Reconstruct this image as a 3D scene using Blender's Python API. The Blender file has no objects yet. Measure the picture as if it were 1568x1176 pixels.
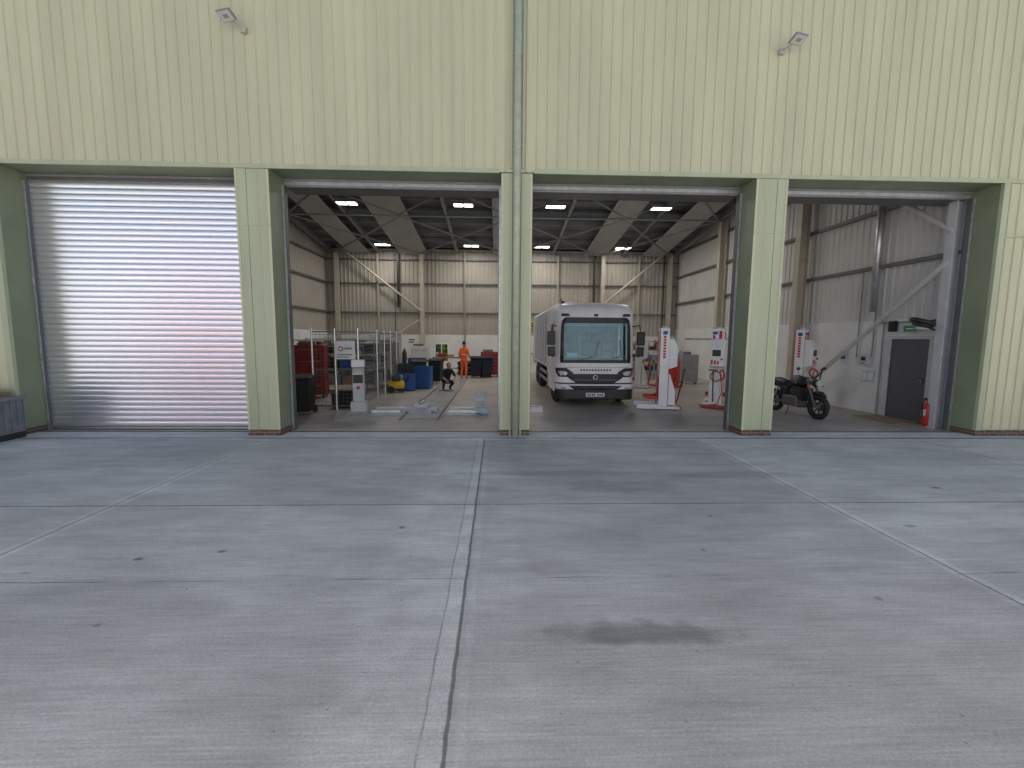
import bpy, math, random
from mathutils import Matrix, Vector, Quaternion
random.seed(4)
sc=bpy.context.scene
# ------------------------------------------------------------------ materials
def mat(name,col,rough=.6,metal=0.,var=.12,scale=6.,bump=0.,bscale=60.,emit=0.,stretch=None,spec=.5,coat=0.):
    m=bpy.data.materials.new(name); m.use_nodes=True; nt=m.node_tree; N=nt.nodes; L=nt.links
    b=N['Principled BSDF']; b.inputs['Roughness'].default_value=rough; b.inputs['Metallic'].default_value=metal
    b.inputs['Specular IOR Level'].default_value=spec; b.inputs['Coat Weight'].default_value=coat
    g=N.new('ShaderNodeNewGeometry'); mp=N.new('ShaderNodeMapping'); L.new(g.outputs['Position'],mp.inputs['Vector'])
    if stretch: mp.inputs['Scale'].default_value=stretch
    n=N.new('ShaderNodeTexNoise'); n.inputs['Scale'].default_value=scale; n.inputs['Detail'].default_value=5; L.new(mp.outputs[0],n.inputs['Vector'])
    r=N.new('ShaderNodeMapRange'); r.inputs['From Min'].default_value=.3; r.inputs['From Max'].default_value=.7
    r.inputs['To Min'].default_value=1-var; r.inputs['To Max'].default_value=1+var; L.new(n.outputs['Fac'],r.inputs['Value'])
    mx=N.new('ShaderNodeVectorMath'); mx.operation='SCALE'; mx.inputs[0].default_value=col[:3]; L.new(r.outputs[0],mx.inputs['Scale'])
    L.new(mx.outputs[0],b.inputs['Base Color'])
    if bump:
        n2=N.new('ShaderNodeTexNoise'); n2.inputs['Scale'].default_value=bscale; n2.inputs['Detail'].default_value=4; L.new(mp.outputs[0],n2.inputs['Vector'])
        bp=N.new('ShaderNodeBump'); bp.inputs['Strength'].default_value=bump; bp.inputs['Distance'].default_value=.01; L.new(n2.outputs['Fac'],bp.inputs['Height']); L.new(bp.outputs[0],b.inputs['Normal'])
    if emit:
        b.inputs['Emission Color'].default_value=(*col[:3],1); b.inputs['Emission Strength'].default_value=emit
    return m
M={}
M['clad']=mat('cladding_cream_green',(.63,.605,.405),.45,0,.07,.6,stretch=(3,3,.35))
M['clad2']=mat('pillar_cladding',(.50,.53,.35),.45,0,.08,.8,stretch=(3,3,.5))
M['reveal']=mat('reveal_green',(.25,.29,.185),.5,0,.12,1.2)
M['clip']=mat('pipe_paint',(.50,.52,.40),.4)
M['white']=mat('white_paint',(.82,.82,.83),.35,0,.04,3)
M['wallw']=mat('painted_blockwork',(.76,.76,.76),.7,0,.08,1.2,.15,30)
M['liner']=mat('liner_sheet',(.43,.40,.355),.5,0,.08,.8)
M['liner_lit']=mat('liner_sheet_lit',(.64,.63,.61),.5,0,.08,.8)  # daylight on the right wall put into a lighter liner colour
M['steel']=mat('painted_steel_beige',(.50,.46,.38),.5,0,.1,3)
M['steeld']=mat('steel_dark',(.13,.13,.13),.5,0,.15,3)
M['galv']=mat('galvanised',(.62,.64,.66),.38,.85,.15,9)
M['wire']=mat('wire_mesh_grey',(.20,.20,.20),.5,.5,.15,9)
M['grey']=mat('grey_paint',(.27,.28,.29),.5)
M['mgrey']=mat('mid_grey_plastic',(.22,.235,.25),.6,0,.18,5)
M['roofd']=mat('roof_underside',(.21,.21,.21),.7,0,.1,1)
M['strip']=mat('roof_panel_grey',(.46,.46,.45),.5,0,.05,1)
M['black']=mat('black_plastic',(.02,.02,.022),.45,0,.2,8)
M['rubber']=mat('tyre_rubber',(.025,.025,.025),.8,0,.2,12)
M['red']=mat('red_paint',(.50,.025,.02),.45,0,.12,5)
M['redd']=mat('dark_red_paint',(.24,.015,.015),.5,0,.2,5)
M['blue']=mat('blue_plastic',(.02,.10,.32),.45,0,.15,5)
M['yellow']=mat('yellow_paint',(.70,.48,.03),.45,0,.12,5)
M['orange']=mat('hi_vis_orange',(.85,.14,.03),.8,0,.12,9)
M['navy']=mat('navy_cloth',(.02,.025,.04),.9,0,.2,15)
M['skin']=mat('skin',(.45,.26,.18),.6)
M['hair']=mat('hair',(.04,.025,.015),.8)
M['hairr']=mat('hair_auburn',(.22,.06,.02),.8)
M['wood']=mat('wood_weathered',(.28,.20,.13),.8,0,.25,8,.2,40,stretch=(1,8,8))
M['chrome']=mat('chrome',(.75,.75,.76),.15,1.,.05)
M['lampglass']=mat('headlamp_glass',(.55,.58,.62),.08,.3,.1,30,coat=1)
M['signw']=mat('sign_white',(.8,.8,.8),.4,0,.02)
M['paper']=mat('paper',(.75,.76,.72),.8,0,.05)
M['teal']=mat('seat_teal',(.02,.10,.14),.8)
M['lightblue']=mat('pale_blue_paint',(.46,.56,.66),.4,0,.1,4)
M['greyl']=mat('light_grey_paint',(.56,.57,.58),.4,0,.08,4)
M['green']=mat('exit_green',(.02,.35,.12),.5)
M['doorg']=mat('door_dark_grey',(.10,.10,.11),.5,0,.05)
M['lum']=mat('luminaire_panel',(1,.97,.9),.5,emit=9.)
M['leafy']=mat('hedge_leaf',(.07,.12,.03),.8,0,.5,6)
M['plate']=mat('steel_plate',(.33,.34,.35),.5,.5,.2,7,.1,50)
M['card']=mat('cardboard',(.36,.25,.15),.85,0,.12,4)
M['bounce_clad']=mat('bounce_white_cladding',(.84,.84,.84),.6,0,.1,.2)  # white of the unseen warehouse added as bounce fill
M['refl_lilac']=mat('reflection_grey_blue',(.66,.69,.78),.6,0,.08,.2)  # band colour added only for its reflection in the shutter
def brickmat():
    m=bpy.data.materials.new('brick'); m.use_nodes=True; nt=m.node_tree; b=nt.nodes['Principled BSDF']; b.inputs['Roughness'].default_value=.85
    t=nt.nodes.new('ShaderNodeTexBrick'); g=nt.nodes.new('ShaderNodeNewGeometry'); mp=nt.nodes.new('ShaderNodeMapping'); mp.inputs['Rotation'].default_value=(math.radians(90),0,0)
    nt.links.new(g.outputs['Position'],mp.inputs[0]); nt.links.new(mp.outputs[0],t.inputs['Vector'])
    t.inputs['Color1'].default_value=(.17,.10,.065,1); t.inputs['Color2'].default_value=(.10,.065,.05,1); t.inputs['Mortar'].default_value=(.3,.28,.25,1)
    t.inputs['Scale'].default_value=1; t.inputs['Brick Width'].default_value=.2; t.inputs['Row Height'].default_value=.065; t.inputs['Mortar Size'].default_value=.006
    nt.links.new(t.outputs['Color'],b.inputs['Base Color']); return m
M['brick']=brickmat()
def glassmat(name,tint,extra=.0):
    m=bpy.data.materials.new(name); m.use_nodes=True; nt=m.node_tree; N=nt.nodes; L=nt.links; N.clear()
    o=N.new('ShaderNodeOutputMaterial'); tr=N.new('ShaderNodeBsdfTransparent'); gl=N.new('ShaderNodeBsdfGlossy'); gl.inputs['Roughness'].default_value=.02
    gl.inputs['Color'].default_value=(.55,.8,.95,1)
    tr.inputs['Color'].default_value=(*tint,1); fr=N.new('ShaderNodeFresnel'); fr.inputs['IOR'].default_value=1.5
    ad=N.new('ShaderNodeMath'); ad.operation='ADD'; ad.inputs[1].default_value=extra; L.new(fr.outputs[0],ad.inputs[0])
    mx=N.new('ShaderNodeMixShader'); L.new(ad.outputs[0],mx.inputs[0]); L.new(tr.outputs[0],mx.inputs[1]); L.new(gl.outputs[0],mx.inputs[2]); L.new(mx.outputs[0],o.inputs[0]); return m
M['glass']=glassmat('windscreen_glass',(.40,.66,.74),.05)
M['dglass']=mat('dark_glass',(.015,.02,.025),.05,0,.05,coat=1)
# concrete yard
def ground_mat(name,inner=False):
    m=bpy.data.materials.new(name); m.use_nodes=True; nt=m.node_tree; N=nt.nodes; L=nt.links; b=N['Principled BSDF']
    g=N.new('ShaderNodeNewGeometry'); sp=N.new('ShaderNodeSeparateXYZ'); L.new(g.outputs['Position'],sp.inputs[0])
    X,Y=sp.outputs[0],sp.outputs[1]
    def ma(op,a,c=None,d=None,clamp=False):
        n=N.new('ShaderNodeMath'); n.operation=op; n.use_clamp=clamp
        for i,v in enumerate((a,c,d)):
            if v is None: continue
            if isinstance(v,(int,float)): n.inputs[i].default_value=v
            else: L.new(v,n.inputs[i])
        return n.outputs[0]
    def noise(scale,st=(1,1,1),det=6,off=0,rough=.5):
        mp=N.new('ShaderNodeMapping'); mp.inputs['Scale'].default_value=st; mp.inputs['Location'].default_value=(off,off*1.7,0)
        n=N.new('ShaderNodeTexNoise'); n.inputs['Scale'].default_value=scale; n.inputs['Detail'].default_value=det; n.inputs['Roughness'].default_value=rough
        L.new(g.outputs['Position'],mp.inputs[0]); L.new(mp.outputs[0],n.inputs['Vector']); return n.outputs['Fac']
    def rng(v,a,c,d,e):
        n=N.new('ShaderNodeMapRange'); n.inputs[1].default_value=a;n.inputs[2].default_value=c;n.inputs[3].default_value=d;n.inputs[4].default_value=e; n.interpolation_type='SMOOTHSTEP'; L.new(v,n.inputs[0]); return n.outputs[0]
    big=rng(noise(.45,(1,1.4,1),5,3),.3,.7,.86,1.13)
    med=rng(noise(2.2,(.5,1.6,1),7,9,.7),.3,.7,.86,1.12)
    fine=rng(noise(60,(1,1,1),4,0,.7),.3,.7,.86,1.13)
    br=rng(noise(14,(.12,5,1),5,2),.3,.7,.90,1.10)
    v=ma('MULTIPLY',ma('MULTIPLY',big,med),ma('MULTIPLY',fine,br))
    hgt=ma('ADD',ma('MULTIPLY',noise(70),.5),ma('MULTIPLY',noise(30,(.1,6,1)),.6))
    if not inner:
        wob=ma('MULTIPLY',ma('SUBTRACT',noise(3,(1,1,1),6,5),.5),.035)
        wobj=ma('MULTIPLY',ma('SUBTRACT',noise(6,(1,1,1),8,25,.75),.5),.035)
        def line(c,pos,hw,soft=.006,w=wob):
            d=ma('ABSOLUTE',ma('ADD',ma('SUBTRACT',c,pos),w)); return rng(d,hw,hw+soft,1,0)
        gate=rng(noise(4,(1,1,1),6,21,.65),.32,.6,.25,1)
        dark=[ma('MULTIPLY',line(X,-.608,.007,.008,wobj),.9),ma('MULTIPLY',line(X,-.735,.002),ma('MULTIPLY',gate,.7)),line(X,-4.84,.005),line(X,3.64,.005),line(Y,-3.72,.007),line(X,-9.3,.007),line(X,8.1,.007),line(X,12.6,.007),line(Y,-9.2,.01),line(Y,-15,.01)]
        fd=[line(Y,-2.1,.004),line(Y,-5.35,.004),line(Y,-1.0,.004)]
        d=dark[0]
        for k in dark[1:]: d=ma('MAXIMUM',d,k)
        f2=fd[0]
        for k in fd[1:]: f2=ma('MAXIMUM',f2,k)
        f2=ma('MULTIPLY',f2,rng(noise(1.2,(1,1,1),3,7),.45,.6,0,.5))
        wob2=ma('MULTIPLY',ma('SUBTRACT',noise(2.0,(1,1,1),8,15,.7),.5),.22)
        pale=ma('MULTIPLY',line(X,-.545,.02,.03,wob2),.7)
        pale=ma('MAXIMUM',pale,ma('MULTIPLY',ma('MAXIMUM',line(X,-4.84,.05,.06),line(X,3.64,.05,.06)),.6))
        pale=ma('MAXIMUM',pale,ma('MULTIPLY',line(X,-.95,.22,.35,wob2),.5))
        pale=ma('MAXIMUM',pale,ma('MULTIPLY',line(X,-.40,.10,.3,wob2),.3))
        pale=ma('MULTIPLY',pale,gate)
        pale=ma('MAXIMUM',pale,ma('MULTIPLY',line(X,-.672,.042,.025,wobj),rng(gate,.25,1,.3,.85)))
        sc1=ma('MULTIPLY',rng(noise(3.1,(.45,1.8,1),9,41,.78),.56,.70,0,1),.32)
        pale=ma('MAXIMUM',pale,sc1)
        v=ma('MULTIPLY',v,ma('ADD',1,ma('MULTIPLY',pale,.36)))
        s1=rng(X,-.62,-.60,0,1); s2=rng(X,3.63,3.65,0,1); s3=rng(Y,-3.73,-3.71,0,1); s0=rng(X,-4.85,-4.83,0,1)
        tone=ma('ADD',ma('MULTIPLY',s1,-.09),ma('MULTIPLY',s2,.18)); tone=ma('ADD',tone,ma('MULTIPLY',s3,-.02)); tone=ma('ADD',tone,ma('MULTIPLY',s0,.02))
        v=ma('MULTIPLY',v,ma('ADD',1.0,tone))
        def blob(cx,cy,rx,ry,amt,nz=.5):
            ex=ma('DIVIDE',ma('SUBTRACT',X,cx),rx); ey=ma('DIVIDE',ma('SUBTRACT',Y,cy),ry)
            dd=ma('SQRT',ma('ADD',ma('MULTIPLY',ex,ex),ma('MULTIPLY',ey,ey)))
            dd=ma('ADD',dd,ma('MULTIPLY',ma('SUBTRACT',noise(5,(1,1,1),6,cx*3),.5),nz*2)); return ma('MULTIPLY',rng(dd,.45,1.25,1,0),amt)
        st=blob(.64,-6.05,.66,.135,.44,.8)
        for c in [(1.2,-3.1,.9,.3,.2),(.1,-5.2,.25,.12,.14),(-2.9,-4.85,.045,.03,.6),(-3.55,-4.98,.05,.03,.65),(-4.3,-5.2,.05,.02,.4),(-1.35,-4.35,.035,.04,.5),(2.05,-4.1,.03,.02,.5),(5.6,-3.2,.1,.04,.6),(4.1,-4.4,.07,.03,.45),(-1.9,-2.3,.05,.02,.4),(-4.2,-6.4,.35,.12,.18),(3.2,-2.6,1.1,.18,.2),(0.5,-2.5,1.4,.15,.18),(-3.1,-5.9,.03,.02,.4),(2.6,-5.7,.03,.03,.4),(1.6,-4.9,.02,.03,.4)]:
            st=ma('MAXIMUM',st,blob(*c))
        v=ma('MULTIPLY',v,ma('SUBTRACT',1,st))
        pit=rng(noise(18,(1,1,1),2,30),.72,.78,0,.45); v=ma('MULTIPLY',v,ma('SUBTRACT',1,pit))
        v=ma('MULTIPLY',v,ma('SUBTRACT',1,ma('MULTIPLY',d,.66))); v=ma('MULTIPLY',v,ma('SUBTRACT',1,f2))
        hgt=ma('SUBTRACT',hgt,ma('MULTIPLY',d,2))
    rgb=N.new('ShaderNodeVectorMath'); rgb.operation='SCALE'; rgb.inputs[0].default_value=(.525,.522,.495) if not inner else (.40,.365,.33)
    L.new(v,rgb.inputs['Scale']); L.new(rgb.outputs[0],b.inputs['Base Color'])
    b.inputs['Roughness'].default_value=.8 if not inner else .42
    bp=N.new('ShaderNodeBump'); bp.inputs['Strength'].default_value=.45 if not inner else .1; bp.inputs['Distance'].default_value=.007; L.new(hgt,bp.inputs['Height']); L.new(bp.outputs[0],b.inputs['Normal'])
    return m
M['yard']=ground_mat('yard_concrete'); M['floor']=ground_mat('workshop_floor_concrete',True)
M['apron']=mat('apron_concrete',(.60,.60,.58),.75,0,.15,3,.2,60,stretch=(.6,2,1))
# ------------------------------------------------------------------ mesh tools
def newobj(name,V,F,m,parent=None,smooth=False,bevel=0.,seg=2):
    me=bpy.data.meshes.new(name); me.from_pydata([tuple(v) for v in V],[],F); me.update()
    o=bpy.data.objects.new(name,me); sc.collection.objects.link(o)
    if m is not None: me.materials.append(M[m] if isinstance(m,str) else m)
    if smooth:
        for p in me.polygons: p.use_smooth=True
    if parent is not None: o.parent=parent
    if bevel:
        bm=o.modifiers.new('bevel','BEVEL'); bm.width=bevel; bm.segments=seg; bm.limit_method='ANGLE'
    return o
def boxVF(x0,x1,y0,y1,z0,z1):
    V=[(x0,y0,z0),(x1,y0,z0),(x1,y1,z0),(x0,y1,z0),(x0,y0,z1),(x1,y0,z1),(x1,y1,z1),(x0,y1,z1)]
    return V,[(0,3,2,1),(4,5,6,7),(0,1,5,4),(1,2,6,5),(2,3,7,6),(3,0,4,7)]
def tubeVF(pts,r,n=10,cap=True):
    pts=[Vector(p) for p in pts]; rs=r if isinstance(r,(list,tuple)) else [r]*len(pts)
    V=[];F=[]; up=None
    for i,p in enumerate(pts):
        d=(pts[min(i+1,len(pts)-1)]-pts[max(i-1,0)]).normalized()
        if up is None:
            a=Vector((0,0,1)) if abs(d.z)<.9 else Vector((1,0,0)); up=(a-d*a.dot(d)).normalized()
        else: up=(up-d*up.dot(d)).normalized()
        s=d.cross(up)
        for k in range(n):
            t=2*math.pi*k/n; V.append(p+(up*math.cos(t)+s*math.sin(t))*rs[i])
    for i in range(len(pts)-1):
        for k in range(n):
            a=i*n+k;b=i*n+(k+1)%n; F.append((a,b,b+n,a+n))
    if cap: F.append(tuple(range(n))[::-1]); F.append(tuple(range((len(pts)-1)*n,len(pts)*n)))
    return V,F
class Grp:
    def __init__(s,name,loc=(0,0,0),rz=0.,scale=1.):
        s.e=bpy.data.objects.new(name,None); sc.collection.objects.link(s.e); s.e.location=loc; s.e.rotation_euler=(0,0,rz); s.e.scale=(scale,)*3; s.e.empty_display_size=.2
    def box(s,n,x0,x1,y0,y1,z0,z1,m,bevel=0.,seg=2):
        return newobj(n,*boxVF(x0,x1,y0,y1,z0,z1),m,s.e,bevel=bevel,seg=seg)
    def tube(s,n,pts,r,m,k=10): return newobj(n,*tubeVF(pts,r,k),m,s.e,smooth=True)
    def cyl(s,n,p,q,r,m,k=24,bevel=0.):
        o=newobj(n,*tubeVF([p,q],r,k),m,s.e,bevel=bevel)
        if not bevel:
            for pl in o.data.polygons:
                if len(pl.vertices)==4: pl.use_smooth=True
        return o
    def mesh(s,n,V,F,m,smooth=False,bevel=0.): return newobj(n,V,F,m,s.e,smooth,bevel)
    def prism(s,n,prof,x0,x1,m,axis='x',bevel=0.):
        k=len(prof)
        if axis=='x': V=[(x0,a,b) for a,b in prof]+[(x1,a,b) for a,b in prof]
        elif axis=='y': V=[(a,x0,b) for a,b in prof]+[(a,x1,b) for a,b in prof]
        else: V=[(a,b,x0) for a,b in prof]+[(a,b,x1) for a,b in prof]
        F=[tuple(range(k))[::-1],tuple(range(k,2*k))]+[(i,(i+1)%k,(i+1)%k+k,i+k) for i in range(k)]
        return newobj(n,V,F,m,s.e,bevel=bevel)
    def bars(s,n,boxes,m):
        V=[];F=[]
        for bx in boxes:
            v,f=boxVF(*bx); o=len(V); V+=v; F+=[tuple(i+o for i in q) for q in f]
        return newobj(n,V,F,m,s.e)
    def tubes(s,n,lst,r,m,k=8):
        V=[];F=[]
        for pts in lst:
            v,f=tubeVF(pts,r,k); o=len(V); V+=v; F+=[tuple(i+o for i in q) for q in f]
        return newobj(n,V,F,m,s.e,smooth=False)
    def torus(s,n,c,axis,R,r,m,nu=36,nv=10,sq=1.):
        c=Vector(c);ax=Vector(axis).normalized(); a=Vector((0,0,1)) if abs(ax.z)<.9 else Vector((1,0,0)); u=(a-ax*a.dot(ax)).normalized(); w=ax.cross(u)
        V=[];F=[]
        for i in range(nu):
            t=2*math.pi*i/nu; d=u*math.cos(t)+w*math.sin(t)
            for j in range(nv):
                q=2*math.pi*j/nv; V.append(c+d*(R+r*math.cos(q))+ax*(r*sq*math.sin(q)))
        for i in range(nu):
            for j in range(nv):
                F.append((i*nv+j,((i+1)%nu)*nv+j,((i+1)%nu)*nv+(j+1)%nv,i*nv+(j+1)%nv))
        return newobj(n,V,F,m,s.e,smooth=True)
    def ball(s,n,c,rad,m,fn=None,nu=20,nv=14):
        V=[];F=[]; rx,ry,rz=rad if isinstance(rad,tuple) else (rad,)*3
        for j in range(nv+1):
            ph=math.pi*j/nv
            for i in range(nu):
                t=2*math.pi*i/nu; p=[math.sin(ph)*math.cos(t),math.sin(ph)*math.sin(t),math.cos(ph)]
                if fn: p=fn(p)
                V.append((c[0]+rx*p[0],c[1]+ry*p[1],c[2]+rz*p[2]))
        for j in range(nv):
            for i in range(nu): F.append((j*nu+i,(j+1)*nu+i,(j+1)*nu+(i+1)%nu,j*nu+(i+1)%nu))
        return newobj(n,V,F,m,s.e,smooth=True)
def corr(g,name,o,al,length,z0,z1,pitch,depth,nrm,m,flat=.62):
    o=Vector(o);al=Vector(al);nrm=Vector(nrm); prof=[]; n=int(length/pitch)
    for i in range(n):
        s=i*pitch
        rib=pitch*(1-flat); e=rib*.28
        prof+= [(s,0),(s+pitch*flat,0),(s+pitch*flat+e,depth),(s+pitch-e,depth)]
    prof.append((n*pitch,0))
    V=[];F=[]
    for s,d in prof:
        p=o+al*s+nrm*d; V+= [(p.x,p.y,z0),(p.x,p.y,z1)]
    for i in range(len(prof)-1): F.append((2*i,2*i+2,2*i+3,2*i+1))
    return g.mesh(name,V,F,m)
# ------------------------------------------------------------------ constants
HD=5.14; HW=.31; BY=16.5; XR=9.9; TOP=9.35; PL=.12
def roofz(y): return 6.95+(BY-y)*.124
# ------------------------------------------------------------------ ground
gr=newobj('ground',[(-400,-400,0),(400,-400,0),(400,400,0),(-400,400,0)],[(0,1,2,3)],'yard')
B=Grp('industrial_building')
newobj('workshop_floor',[(-XR,.36,.006),(XR,.36,.006),(XR,BY,.006),(-XR,BY,.006)],[(0,1,2,3)],'floor',B.e)
newobj('apron',[(-14,-.22,.004),(14,-.22,.004),(14,.32,.004),(-14,.32,.004)],[(0,1,2,3)],'apron',B.e)
B.box('drain_slot',-14,14,-.30,-.225,-.02,.005,'black')
B.bars('drain_edge',[(-14,14,-.325,-.302,0,.008)],'galv')
B.box('threshold_strip',-14,14,.325,.355,-.02,.012,'black')
corr(B,'upper_cladding',(-14,0,0),(1,0,0),28.,HD,TOP,.2,.022,(0,-1,0),'clad',.78)
B.box('upper_wall_core',-14,14,.03,.25,HD+.004,TOP,'clad2')
B.bars('parapet_cap',[(-14.05,14.05,-.06,.3,TOP,TOP+.08)],'grey')
B.bars('head_flashing',[(-14,-.33,-.040,.0,HD-.03,HD+.05),(.33,14,-.040,.0,HD-.03,HD+.05)],'clad2')
for i,(c,w) in enumerate([(-5,HW),(0,.294),(5,HW)]):
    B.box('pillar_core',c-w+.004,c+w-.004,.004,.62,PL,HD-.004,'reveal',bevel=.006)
    B.bars('pillar_front',[(c-w,c-w*.36,-.012,.004,PL,HD-.032),(c-w*.34,c+w*.34,-.004,.003,PL,HD-.032),(c+w*.36,c+w,-.012,.004,PL,HD-.032)],'clad2')
    B.bars('pillar_joint',[(c-w-.003,c+w+.003,-.022,-.0125,4.07,4.10)],'clad2')
    B.bars('pillar_corner_trim',[(c-w-.006,c-w+.035,-.020,-.0122,PL,4.068),(c+w-.035,c+w+.006,-.020,-.0122,PL,4.068),(c-w-.006,c-w+.035,-.020,-.0122,4.102,HD-.035),(c+w-.035,c+w+.006,-.020,-.0122,4.102,HD-.035)],'clad')
    B.box('brick_plinth',c-w-.003,c+w+.003,-.022,.60,0,PL-.002,'brick')
for s in (-1,1):
    x0=9.69; 
    a,b=(x0,14) if s>0 else (-14,-x0)
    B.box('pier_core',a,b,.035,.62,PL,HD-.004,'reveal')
    corr(B,'pier_cladding',(a,0.002,0),(1,0,0),b-a,PL,4.07,.2,.022,(0,-1,0),'clad',.78)
    corr(B,'pier_cladding_upper',(a,0.002,0),(1,0,0),b-a,4.10,HD-.03,.2,.022,(0,-1,0),'clad',.78)
    B.bars('pier_joint',[(a,b,-.034,.03,4.071,4.099)],'clad2')
    e=x0 if s>0 else -x0
    B.bars('pier_corner',[(min(e,e+s*.12),max(e,e+s*.12),-.036,.034,PL,4.069),(min(e,e+s*.12),max(e,e+s*.12),-.036,.034,4.101,HD-.032)],'clad2')
    B.box('pier_plinth',a,b,-.03,.6,0,PL-.002,'brick')
B.cyl('rainwater_pipe',(0,-.085,.0),(0,-.085,TOP),.068,'clip',20)
B.bars('pipe_brackets',[(-.10,.10,-.06,-.0125,z,z+.03) for z in (.6,2.2,3.7)]+[(-.10,.10,-.06,-.03,z,z+.03) for z in (5.6,7.2,8.7)],'clip')
B.bars('pipe_backing',[(-.12,-.09,-.05,-.0225,.0,HD-.05),(.09,.12,-.05,-.0225,.0,HD-.05),(-.13,-.1,-.06,-.03,HD+.055,TOP),(.1,.13,-.06,-.03,HD+.055,TOP)],'clad2')
for i,(a,b) in enumerate([(-9.69,-5.31),(-4.69,-.294),(.294,4.69),(5.31,9.69)]):
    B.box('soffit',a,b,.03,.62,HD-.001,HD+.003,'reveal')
    B.bars('door_header',[(a,b,.60,.66,4.99,HD-.004)],'galv' if i else 'steeld')
    B.bars('door_header_trim',[(a,b,.575,.598,HD-.05,HD-.006),(a,b,.585,.599,4.995,5.02)],'grey')
    B.box('shutter_roll_box',a,b,.66,1.15,5.0,5.55,'steeld')
    B.bars('guide_rails',[(a,a+.055,.50,.62,.0,4.988),(b-.055,b,.50,.62,0,4.988)],'steeld')
    B.bars('guide_rail_lips',[(a+.004,a+.045,.485,.499,.01,4.985),(b-.045,b-.004,.485,.499,.01,4.985)],'galv')
B.box('inner_front_wall',-XR,XR,.252,.60,HD+.01,8.9,'liner')
B.box('side_wall_left',-14,-13.8,.26,BY+.4,0,9.3,'clad2'); B.box('side_wall_right',13.8,14,.26,BY+.4,0,9.3,'clad2')
B.box('room_wall_left',-XR-.25,-XR-.06,.62,BY+.2,0,9.0,'clad2'); B.box('room_wall_right',XR+.06,XR+.25,.62,BY+.2,0,9.0,'clad2')
corr(B,'liner_right',(XR,.6,0),(0,1,0),15.9,2.5,8.95,.22,.03,(-1,0,0),'liner_lit',.5)
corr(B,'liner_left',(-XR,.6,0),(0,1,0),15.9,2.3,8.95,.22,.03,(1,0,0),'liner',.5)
B.box('dado_right',XR-.02,XR+.05,.6,BY,0,2.52,'wallw'); B.box('dado_left',-XR-.05,-XR+.02,.6,BY,0,2.3,'wallw')
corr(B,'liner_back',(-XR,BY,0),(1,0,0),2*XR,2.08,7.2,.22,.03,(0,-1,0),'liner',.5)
wx0,wx1,wz0,wz1=-3.95,-3.15,.55,1.62
B.bars('dado_back',[(-XR,wx0,BY-.05,BY+.1,0,2.1),(wx1,XR,BY-.05,BY+.1,0,2.1),(wx0,wx1,BY-.05,BY+.1,0,wz0),(wx0,wx1,BY-.05,BY+.1,wz1,2.1)],'wallw')
B.bars('outer_back_wall',[(-14,wx0-.02,BY+.12,BY+.2,0,7.3),(wx1+.02,14,BY+.12,BY+.2,0,7.3),(wx0-.02,wx1+.02,BY+.12,BY+.2,2.0,7.3),(wx0-.02,wx1+.02,BY+.12,BY+.2,0,wz0-.02)],'clad2')
B.bars('window_frame',[(wx0,wx0+.05,BY-.06,BY+.0,wz0,wz1),(wx1-.05,wx1,BY-.06,BY,wz0,wz1),(wx0+.05,wx1-.05,BY-.06,BY,wz1-.05,wz1),(wx0+.05,wx1-.05,BY-.06,BY,wz0,wz0+.05),(-3.57,-3.53,BY-.05,BY-.01,wz0+.05,wz1-.05)],'white')
gb=[]
for z in (3.3,4.9,6.2): gb.append((-XR,XR,BY-.14,BY-.032,z,z+.06))
B.bars('girts_back',gb,'steeld')
B.bars('girts_side',[(XR-.15,XR-.032,.62,BY-.15,z,z+.09) for z in (3.88,5.35,6.7)]+[(-XR+.032,-XR+.15,.62,BY-.15,z,z+.09) for z in (3.3,4.9,6.2)],'steeld')
B.box('eaves_rail',-XR,XR,BY-.3,BY-.15,6.72,6.86,'greyl')
def ibeam(n,p,q,w,d,m,up=(0,0,1)):
    p=Vector(p);q=Vector(q);a=(q-p).normalized();u=Vector(up);u=(u-a*u.dot(a)).normalized();s=a.cross(u)
    V=[];F=[]
    def bx(s0,s1,u0,u1):
        o=len(V)
        for P in (p,q):
            for (x,y) in ((s0,u0),(s1,u0),(s1,u1),(s0,u1)): V.append(P+s*x+u*y)
        F.extend([(o,o+3,o+2,o+1),(o+4,o+5,o+6,o+7),(o,o+1,o+5,o+4),(o+1,o+2,o+6,o+5),(o+2,o+3,o+7,o+6),(o+3,o,o+4,o+7)])
    bx(-w/2,w/2,d/2-.018,d/2); bx(-w/2,w/2,-d/2,-d/2+.018); bx(-.008,.008,-d/2+.018,d/2-.018)
    return B.mesh(n,V,F,m)
for x in (-9.2,-4.55,.35,5.5,9.3): ibeam('back_column',(x,BY-.32,0),(x,BY-.32,roofz(BY-.32)-.3),.20,.28,'steel',(0,1,0))
for x in (-7.0,-2.2,3.0,7.6): ibeam('back_post',(x,BY-.2,0),(x,BY-.2,roofz(BY-.2)-.3),.08,.1,'liner',(0,1,0))
for y in (5.7,11.0):
    for s in (1,-1): ibeam('side_column',(s*(XR-.30),y,0),(s*(XR-.30),y,roofz(y)-.5),.24,.30,'steel',(1,0,0))
for s in (1,-1): ibeam('front_column',(s*(XR-.24),.80,0),(s*(XR-.24),.80,8.4),.2,.26,'greyl',(1,0,0))
y=11.0; z=roofz(y)-.35
ibeam('roof_frame',(-XR+.2,y,z),(XR-.2,y,z),.16,.26,'grey')
for x in (-9.5,-6.9,-2.6,2.7,6.6,9.5): ibeam('rafter',(x,.8,roofz(.8)-.33),(x,BY-.3,roofz(BY-.3)-.33),.12,.2,'grey')
B.bars('purlins',[(-XR,XR,y,y+.06,roofz(y)-.22,roofz(y)-.02) for y in [1.2+1.25*i for i in range(13)]],'grey')
br=[]
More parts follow.
